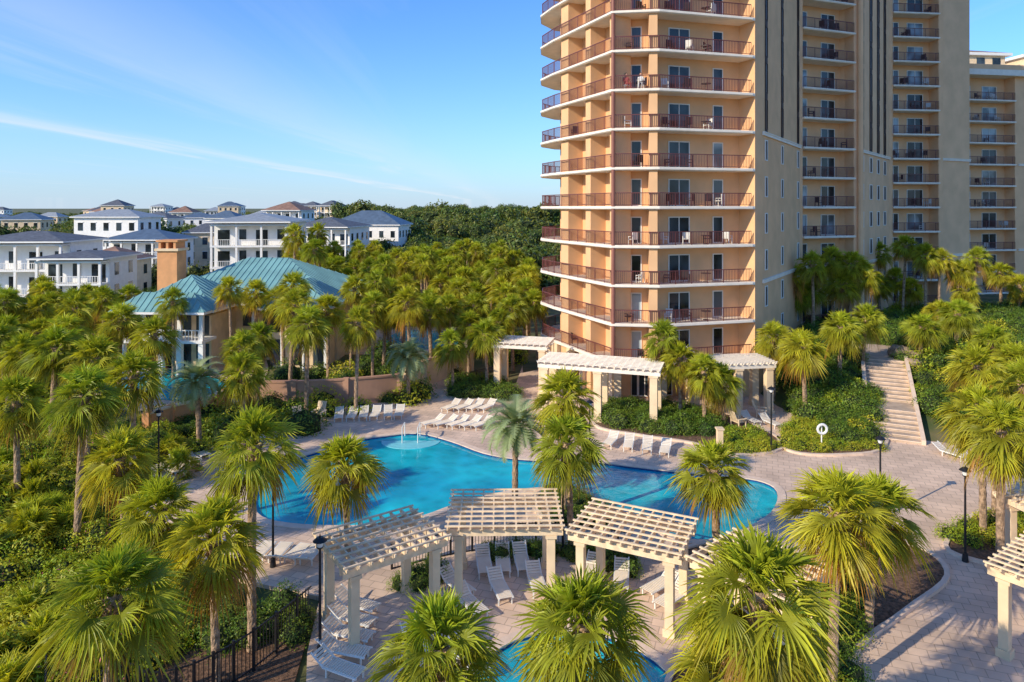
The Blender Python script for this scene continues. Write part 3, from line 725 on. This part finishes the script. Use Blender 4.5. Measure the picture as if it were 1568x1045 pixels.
area('lagoon_pool',[catmull([g(*p) for p in [(160,585),(250,566),(330,580),(345,600),(290,612),(200,606)]],5)],0.02,0.06,M_water)
area('lagoon_pool',[catmull([(x_,y_) for x_,y_ in [(-14,74),(-7,73),(-6,81),(-13,83)]],5)],0.02,0.12,M_water)
area('pool_deck_far',[[(-20,70),(-4,70),(-4,86),(-16,86)]],-0.05,0.06,M_deck)
area('pool_deck_far',[catmull([g(*p) for p in [(130,590),(150,550),(290,535),(400,545),(400,590),(350,618),(180,626)]],5)],-0.07,0.06,M_deck)

def gwall(pts,z1,m,cap=M_cream,name='garden_wall'):
    pl=catmull(pts,6,False); k=MB(); strip(k,pl,-.14,.14,-.3,z1,m,False); strip(k,pl,-.2,.2,z1,z1+.12,cap,False)
    for i in range(0,len(pl),6): k.box(pl[i][0]-.22,pl[i][0]+.22,pl[i][1]-.22,pl[i][1]+.22,-.3,z1+.16,m)
    k.build(name)
gwall([g(*p) for p in [(378,622),(450,622),(530,618),(612,610)]],1.8,M_brickwall,M_brickwall)
gwall([g(*p) for p in [(618,606),(650,590),(700,574),(722,566)]],2.0,M_cream,M_brickwall)
gwall([g(*p) for p in [(225,668),(262,655),(312,642),(345,628)]],1.4,M_orange,M_cream)

# ------------------------------------------------------------- pergolas
def pergola(cx,cy,a,L,Wd,Hh=2.95,post=0.3,mid=False,beam=M_perg,pm=M_cream,z0=0,sp=0.42):
    B=MB(); B.M=xf(cx,cy,z0,a); px=L/2-.45; py=Wd/2-.45
    xs_=[-px,px]+([0] if mid else [])
    for x in xs_:
        for y in (-py,py):
            B.box(x-post/2,x+post/2,y-post/2,y+post/2,0,Hh-.32,pm); q=post/2+.06
            B.box(x-q,x+q,y-q,y+q,0,.28,pm); B.box(x-q,x+q,y-q,y+q,Hh-.46,Hh-.34,pm)
    for y in (-py,py):
        for dy in (-post/2-.03,post/2-.03): B.box(-L/2,L/2,y+dy,y+dy+.06,Hh-.33,Hh-.07,beam)
    n=int(L/sp)
    for i in range(n+1):
        x=-L/2+.05+i*(L-.1)/n
        B.add([(x-.03,-Wd/2,Hh+.02),(x+.03,-Wd/2,Hh+.02),(x+.03,-Wd/2+.2,Hh-.12),(x-.03,-Wd/2+.2,Hh-.12),(x-.03,Wd/2-.2,Hh-.12),(x+.03,Wd/2-.2,Hh-.12),(x+.03,Wd/2,Hh+.02),(x-.03,Wd/2,Hh+.02),
               (x-.03,-Wd/2,Hh+.1),(x+.03,-Wd/2,Hh+.1),(x+.03,Wd/2,Hh+.1),(x-.03,Wd/2,Hh+.1)],
              [(0,1,2,3),(3,2,5,4),(4,5,6,7),(8,9,10,11),(0,1,9,8),(7,6,10,11),(0,3,4,7,11,8),(1,2,5,6,10,9)],beam)
    m=int(Wd/.42)
    for j in range(m+1):
        y=-Wd/2+.1+j*(Wd-.2)/m; B.box(-L/2-.05,L/2+.05,y-.035,y+.035,Hh+.104,Hh+.16,beam)
    B.build('pergola')
pergola(-4.75,24.9,0.62,4.0,3.2)
pergola(-0.3,27.2,0.02,4.4,3.5)
pergola(4.55,25.7,-0.45,4.2,3.2)
pergola(8.3,23.0,-0.85,3.6,3.2)
pergola(18.9,21.9,-0.95,5.2,3.8,2.95,mid=False)
pergola(22.5,27.2,0.2,4.0,3.8,2.95)
pergola(0.9,56.0,-0.25,4.6,3.2,4.0,0.5,sp=.5,beam=M_slab)
pergola(6.4,48.9,-0.32,8.6,3.4,3.9,0.5,True,sp=.5,beam=M_slab)
pergola(16.2,50.4,0.15,5.6,3.0,3.7,0.5,True,sp=.5,beam=M_slab)

# ------------------------------------------------------------- stairs
B=MB(); u=Vector((5.3,11.3,0)); u.normalize(); ang=math.atan2(u.y,u.x)-math.pi/2
B.M=xf(24.6,43.7,0,ang)
y=0;z=0
for k in range(18):
    if k==7: B.box(-1.4,1.4,y,y+1.7,-.3,z,M_step); y+=1.7
    z+=3.0/18; B.box(-1.4,1.4,y,y+.55,-.3,z,M_step); B.box(-1.4,1.4,y-.03,y,z-.05,z+.004,M_coping); y+=.55
for s in (-1,1):
    B.add([(s*1.4,0,-.3),(s*1.65,0,-.3),(s*1.65,0,.3),(s*1.4,0,.3),(s*1.4,y,2.5),(s*1.65,y,2.5),(s*1.65,y,3.35),(s*1.4,y,3.35)],[(0,1,2,3),(4,5,6,7),(3,2,6,7),(0,3,7,4),(1,2,6,5)],M_coping)
B.box(-1.4,1.4,y,y+6,2.6,3.0,M_step)
B.build('garden_stairs')
for i in range(8):
    bm=bmesh.new(); bmesh.ops.create_icosphere(bm,subdivisions=2,radius=U(.4,.8))
    for q in bm.verts: q.co*=1+0.35*noise.noise(q.co*2+Vector((i,0,0)))
    me=D.meshes.new('boulder'); bm.to_mesh(me); bm.free(); me.materials.append(M_rock)
    x,y_=31.5+U(-.8,1.2),54+U(-2,2); inst('boulder',me,(x,y_,hgt(x,y_)+.4),U(0,6),(1.2,1,.8))

# ------------------------------------------------------------- furniture
B=MB()
for x in (-.3,.3): B.box(x-.03,x+.03,-.95,.5,.30,.35,M_frame)
for j in range(14): B.box(-.28,.28,-.93+j*.1,-.86+j*.1,.345,.365,M_strap)
def slope(y0,z0,y1,z1,x0,x1,m,t=.03): B.add([(x0,y0,z0),(x1,y0,z0),(x1,y1,z1),(x0,y1,z1),(x0,y0+t,z0-t),(x1,y0+t,z0-t),(x1,y1+t,z1-t),(x0,y1+t,z1-t)],[(0,1,2,3),(4,7,6,5),(0,4,5,1),(3,2,6,7),(0,3,7,4),(1,5,6,2)],m)
for j in range(5):
    t0=j/5; t1=t0+.15; slope(.48+.5*t0,.36+.34*t0,.48+.5*t1,.36+.34*t1,-.28,.28,M_strap)
for x0,x1 in ((-.33,-.28),(.28,.33)): slope(.46,.35,1.0,.72,x0,x1,M_frame)
for x in (-.28,.28):
    for y_ in (-.8,.35): B.box(x-.025,x+.025,y_-.025,y_+.025,0,.31,M_frame)
LOU=B.mesh('chaise_lounge')
def row(px0,py0,px1,py1,n,rz):
    a=g(px0,py0); b_=g(px1,py1)
    for i in range(n):
        t=i/max(1,n-1); inst('chaise_lounge',LOU,(a[0]+(b_[0]-a[0])*t+U(-.05,.05),a[1]+(b_[1]-a[1])*t,0.0),rz+U(-.12,.12),.92)
row(520,642,612,638,6,0.1); row(690,628,745,628,4,-.6); row(662,652,738,655,5,-.8); row(935,682,1020,694,4,-.35)
row(522,1035,548,935,5,1.25); row(740,872,800,868,3,0.1); row(905,885,950,895,2,-.3)
row(250,735,305,700,5,.9); row(222,765,240,748,2,.9); row(400,855,475,860,4,2.9); row(1150,648,1180,652,2,0.3); row(765,910,820,900,2,.2); row(1455,700,1490,708,2,0.5)
row(700,905,720,935,2,.6); row(1010,905,1030,925,2,-.8); row(350,690,400,672,3,.6); row(640,1000,720,1020,2,.5)
B=MB(); B.box(-.3,.3,-.3,.25,.36,.40,M_perg)
for i in range(5): slopeX=-.27+i*.115; B.add([(slopeX,.2,.36),(slopeX+.09,.2,.36),(slopeX+.09,.5,1.05),(slopeX,.5,1.05),(slopeX,.23,.36),(slopeX+.09,.23,.36),(slopeX+.09,.53,1.05),(slopeX,.53,1.05)],[(0,1,2,3),(7,6,5,4),(3,2,6,7),(0,3,7,4),(1,5,6,2)],M_perg)
for x in (-.33,.33): B.box(x-.07,x+.07,-.35,.3,.56,.59,M_perg); B.box(x-.03,x+.03,-.32,-.26,0,.56,M_perg); B.box(x-.03,x+.03,.2,.26,0,.56,M_perg)
ADI=B.mesh('deck_chair')
for px,py,r in ((458,652,.6),(488,644,-.2),(1130,655,2.0),(1165,640,1.2)): x,y_=g(px,py); inst('deck_chair',ADI,(x,y_,0),r,1.15)
def lampmesh(h):
    B=MB(); B.cyl(0,0,0,.35,.13,.10,M_black,12); B.cyl(0,0,.35,h,.055,.04,M_black,8)
    B.cyl(0,0,h,h+.06,.08,.12,M_black,12); B.cyl(0,0,h+.06,h+.26,.09,.14,M_frame,12); B.cyl(0,0,h+.26,h+.38,.24,.10,M_black,14); B.cyl(0,0,h+.38,h+.5,.03,.01,M_black,6)
    return B.mesh('street_lamp')
LM=lampmesh(3.6)
for px,py in ((418,868),(490,1005),(862,850),(1181,692),(1348,795),(1478,860),(243,740),(903,720)):
    x,y_=g(px,py); inst('street_lamp',LM,(x,y_,0),U(0,6))
def fence(pts,h=1.2):
    pl=catmull(pts,1,False); B=MB()
    for i in range(len(pl)-1):
        B.M,L=frame(pl[i],pl[i+1]); b0=max(hgt(*pl[i]),-.1)
        B.box(0,L,-.02,.02,b0+h-.04,b0+h,M_black); B.box(0,L,-.02,.02,b0+.12,b0+.16,M_black); B.box(-.04,.04,-.04,.04,b0-.1,b0+h+.08,M_black)
        n=int(L/.13)
        for k in range(n): B.box(k*L/n-.01,k*L/n+.01,-.01,.01,b0+.05,b0+h+.03,M_black)
    B.build('iron_fence')
fence(catmull([(-13.0,19.0),(-11.6,20.6),(-10.8,20.2),(-9.6,20.6),(-8.4,22.2),(-7.3,24.8)],3,False),1.35)
fence([(-15,22),(-14,20.5),(-13,19.0),(-12.2,17.2)],1.35)
fence(catmull([g(*p) for p in [(600,872),(690,850),(790,836),(880,838),(970,852)]],3,False),1.1)
fence(catmull([g(*p) for p in [(700,592),(760,578),(790,572)]],2,False),1.1)
x,y_=g(1258,690); B=MB(); B.cyl(x,y_,0,1.5,.04,.04,M_white,8)
n1=18
vs=[];fs=[]
for i in range(n1):
    a=i*2*math.pi/n1
    for j in range(6):
        b_=j*2*math.pi/6; r=.28+.08*math.cos(b_); vs.append((x+r*math.cos(a),y_-.1+.06*math.sin(b_),1.35+r*math.sin(a)))
for i in range(n1):
    for j in range(6): fs.append((i*6+j,((i+1)%n1)*6+j,((i+1)%n1)*6+(j+1)%6,i*6+(j+1)%6))
B.add(vs,fs,M_buoy); B.build('life_ring_stand')
for px,py in ((1102,690),(1130,645)):
    x,y_=g(px,py); B=MB(); B.box(x-.17,x+.17,y_-.17,y_+.17,0,1.3,M_cream); B.box(x-.23,x+.23,y_-.23,y_+.23,1.3,1.4,M_cream); B.box(x-.21,x+.21,y_-.21,y_+.21,0,.2,M_cream); B.build('entry_pillar')

# ------------------------------------------------------------- people seated on balcony
def person(loc,rz,shirt):
    e=empty('seated_person',loc); e.rotation_euler=(0,0,rz)
    J=[((0,0,.5),.14),((0,.02,.72),.14),((0,.05,.98),.15),((0,.04,1.1),.055),
       ((.1,-.05,.5),.09),((.12,-.48,.52),.065),((.12,-.5,.08),.045),((.12,-.66,.05),.04),
       ((-.1,-.05,.5),.09),((-.12,-.48,.52),.065),((-.12,-.5,.08),.045),((-.12,-.66,.05),.04),
       ((.2,.04,1.0),.055),((.27,-.02,.74),.042),((.2,-.28,.66),.033),((-.2,.04,1.0),.055),((-.27,-.02,.74),.042),((-.2,-.28,.66),.033)]
    E=[(0,1),(1,2),(2,3),(0,4),(4,5),(5,6),(6,7),(0,8),(8,9),(9,10),(10,11),(2,12),(12,13),(13,14),(2,15),(15,16),(16,17)]
    me=D.meshes.new('body'); me.from_pydata([j[0] for j in J],E,[]); me.materials.append(shirt)
    o=link(D.objects.new('body',me),e); md=o.modifiers.new('Skin','SKIN')
    for i,j in enumerate(J): me.skin_vertices[0].data[i].radius=(j[1],j[1])
    me.skin_vertices[0].data[0].use_root=True
    s=o.modifiers.new('Sub','SUBSURF'); s.levels=1; s.render_levels=1
    for nm,r,z,dy,m in (('head',.105,1.24,0,M_skin),('hair',.112,1.27,.02,M_hair)):
        bm=bmesh.new(); bmesh.ops.create_icosphere(bm,subdivisions=2,radius=r)
        for q in bm.verts: q.co.z*=1.18 if nm=='head' else 1.05; q.co.y+=dy
        m2=D.meshes.new(nm); bm.to_mesh(m2); bm.free(); m2.materials.append(m); q=D.objects.new(nm,m2); q.location=(0,.02,z); link(q,e)
    C=MB(); C.box(-.27,.27,-.25,.27,.36,.41,M_frame); C.box(-.27,.27,.24,.30,.41,.95,M_frame)
    for p in (-.24,.24): C.box(p-.025,p+.025,-.22,-.18,0,.36,M_frame); C.box(p-.025,p+.025,.24,.29,0,.41,M_frame)
    C.build('seat',e)
try:
    person((8.9,53.1,24.1),0.3,M_shirt); person((10.0,52.95,24.1),-0.3,M_shirt2)
except Exception as ex: print('person',ex)

# ------------------------------------------------------------- distant trees
e=empty('distant_trees')
rr=random.Random(3)
for i in range(1500):
    d=112*math.exp(rr.random()*2.0); x=rr.uniform(-0.85,0.1)*d
    frac=x/d
    if d<330 and frac<-0.22 and rr.random()<0.45: continue
    if frac<-0.33 and d<118: continue
    s=rr.uniform(3.0,5.8)*(1.0 if d<200 else 1.4)
    if frac<-0.2 and d<190: s*=0.72
    if frac<-0.26 and d>190: s*=0.8
    zz=hgt(x,d)+(0 if d<150 else rr.uniform(0,1.6) if frac<-0.25 else rr.uniform(1,6)*min(1,(d-100)/150))
    inst('tree_clump',rr.choice(TRE),(x,d,zz),rr.uniform(0,6.28),(s,s,s*rr.uniform(.75,1.25)),e)
for i in range(160):
    d=rr.uniform(100,400); x=rr.uniform(0.4,1.4)*d
    if x<90 and d<150: continue
    s=rr.uniform(3,5); inst('tree_clump',rr.choice(TRE),(x,d,hgt(x,d)),rr.uniform(0,6.28),s,e)

# ------------------------------------------------------------- light, sky, camera
el=math.radians(27); tv=Vector((-0.82,-0.57,0)).normalized()*math.cos(el); tv.z=math.sin(el)
sun=D.lights.new('sun','SUN'); sun.energy=5.0; sun.angle=math.radians(0.5); sun.color=(1.0,0.88,0.68)
so=D.objects.new('sun',sun); so.rotation_euler=tv.to_track_quat('Z','Y').to_euler(); link(so)
w=D.worlds.new('World'); SC.world=w; w.use_nodes=True; nt=w.node_tree; nt.nodes.clear()
out=nt.nodes.new('ShaderNodeOutputWorld'); bg=nt.nodes.new('ShaderNodeBackground'); sky=nt.nodes.new('ShaderNodeTexSky')
sky.sky_type='NISHITA'; sky.sun_disc=False; sky.sun_elevation=el; sky.sun_rotation=math.atan2(tv.x,tv.y); sky.altitude=0; sky.air_density=1.0; sky.dust_density=0.2; sky.ozone_density=2.0
bg.inputs[1].default_value=0.15
tc=nt.nodes.new('ShaderNodeTexCoord'); sep=nt.nodes.new('ShaderNodeSeparateXYZ'); nt.links.new(tc.outputs['Generated'],sep.inputs[0])
def mth(op,a,b_=None,c_=None):
    n=nt.nodes.new('ShaderNodeMath'); n.operation=op
    for i,v in enumerate((a,b_,c_)):
        if v is None: continue
        if isinstance(v,(int,float)): n.inputs[i].default_value=v
        else: nt.links.new(v,n.inputs[i])
    return n.outputs[0]
zc=mth('MAXIMUM',sep.outputs[2],0.012); uu=mth('DIVIDE',sep.outputs[0],zc); vv=mth('DIVIDE',sep.outputs[1],zc)
cb=nt.nodes.new('ShaderNodeCombineXYZ'); nt.links.new(mth('MULTIPLY',uu,0.55),cb.inputs[0]); nt.links.new(mth('MULTIPLY',vv,0.07),cb.inputs[1])
nz=nt.nodes.new('ShaderNodeTexNoise'); nz.inputs['Scale'].default_value=1.3; nz.inputs['Detail'].default_value=8; nz.inputs['Roughness'].default_value=0.6; nz.inputs['Distortion'].default_value=0.6
nt.links.new(cb.outputs[0],nz.inputs['Vector'])
wob=mth('MULTIPLY',mth('SUBTRACT',nz.outputs[0],0.5),2.8)
def streak(c0,wd,amp):
    q=mth('DIVIDE',mth('SUBTRACT',mth('ADD',uu,wob),c0),wd); return mth('MULTIPLY',mth('POWER',2.718,mth('MULTIPLY',mth('MULTIPLY',q,q),-1.0)),amp)
st=mth('ADD',streak(-5.6,0.42,0.5),streak(-2.3,0.8,0.2))
st=mth('MULTIPLY',st,mth('MULTIPLY',nz.outputs[0],1.6))
cl=nt.nodes.new('ShaderNodeMapRange'); cl.inputs[1].default_value=0.55; cl.inputs[2].default_value=0.85; cl.inputs[4].default_value=0.25; nt.links.new(nz.outputs[0],cl.inputs[0])
fac=mth('MINIMUM',mth('ADD',st,cl.outputs[0]),0.6)
tint=mix(nt,sky.outputs[0],(0.56,1.02,1.62),1.0,'MULTIPLY')
hz=mth('MULTIPLY',mth('POWER',2.718,mth('MULTIPLY',mth('MAXIMUM',sep.outputs[2],0.0),-11.0)),0.9)
hzc=mix(nt,tint,(3.9,4.7,5.7),hz)
nt.links.new(mix(nt,hzc,(5.6,6.0,6.5),fac),bg.inputs[0]); nt.links.new(bg.outputs[0],out.inputs[0])
cam=D.cameras.new('camera'); cam.lens=F/1568*36; cam.sensor_width=36; cam.shift_y=-204.5/1568; cam.clip_end=9000; cam.clip_start=0.5
co=D.objects.new('camera',cam); co.location=(0,0,H); co.rotation_euler=(math.radians(90),0,0); link(co); SC.camera=co
SC.view_settings.view_transform='Standard'; SC.view_settings.look='None'; SC.view_settings.exposure=0
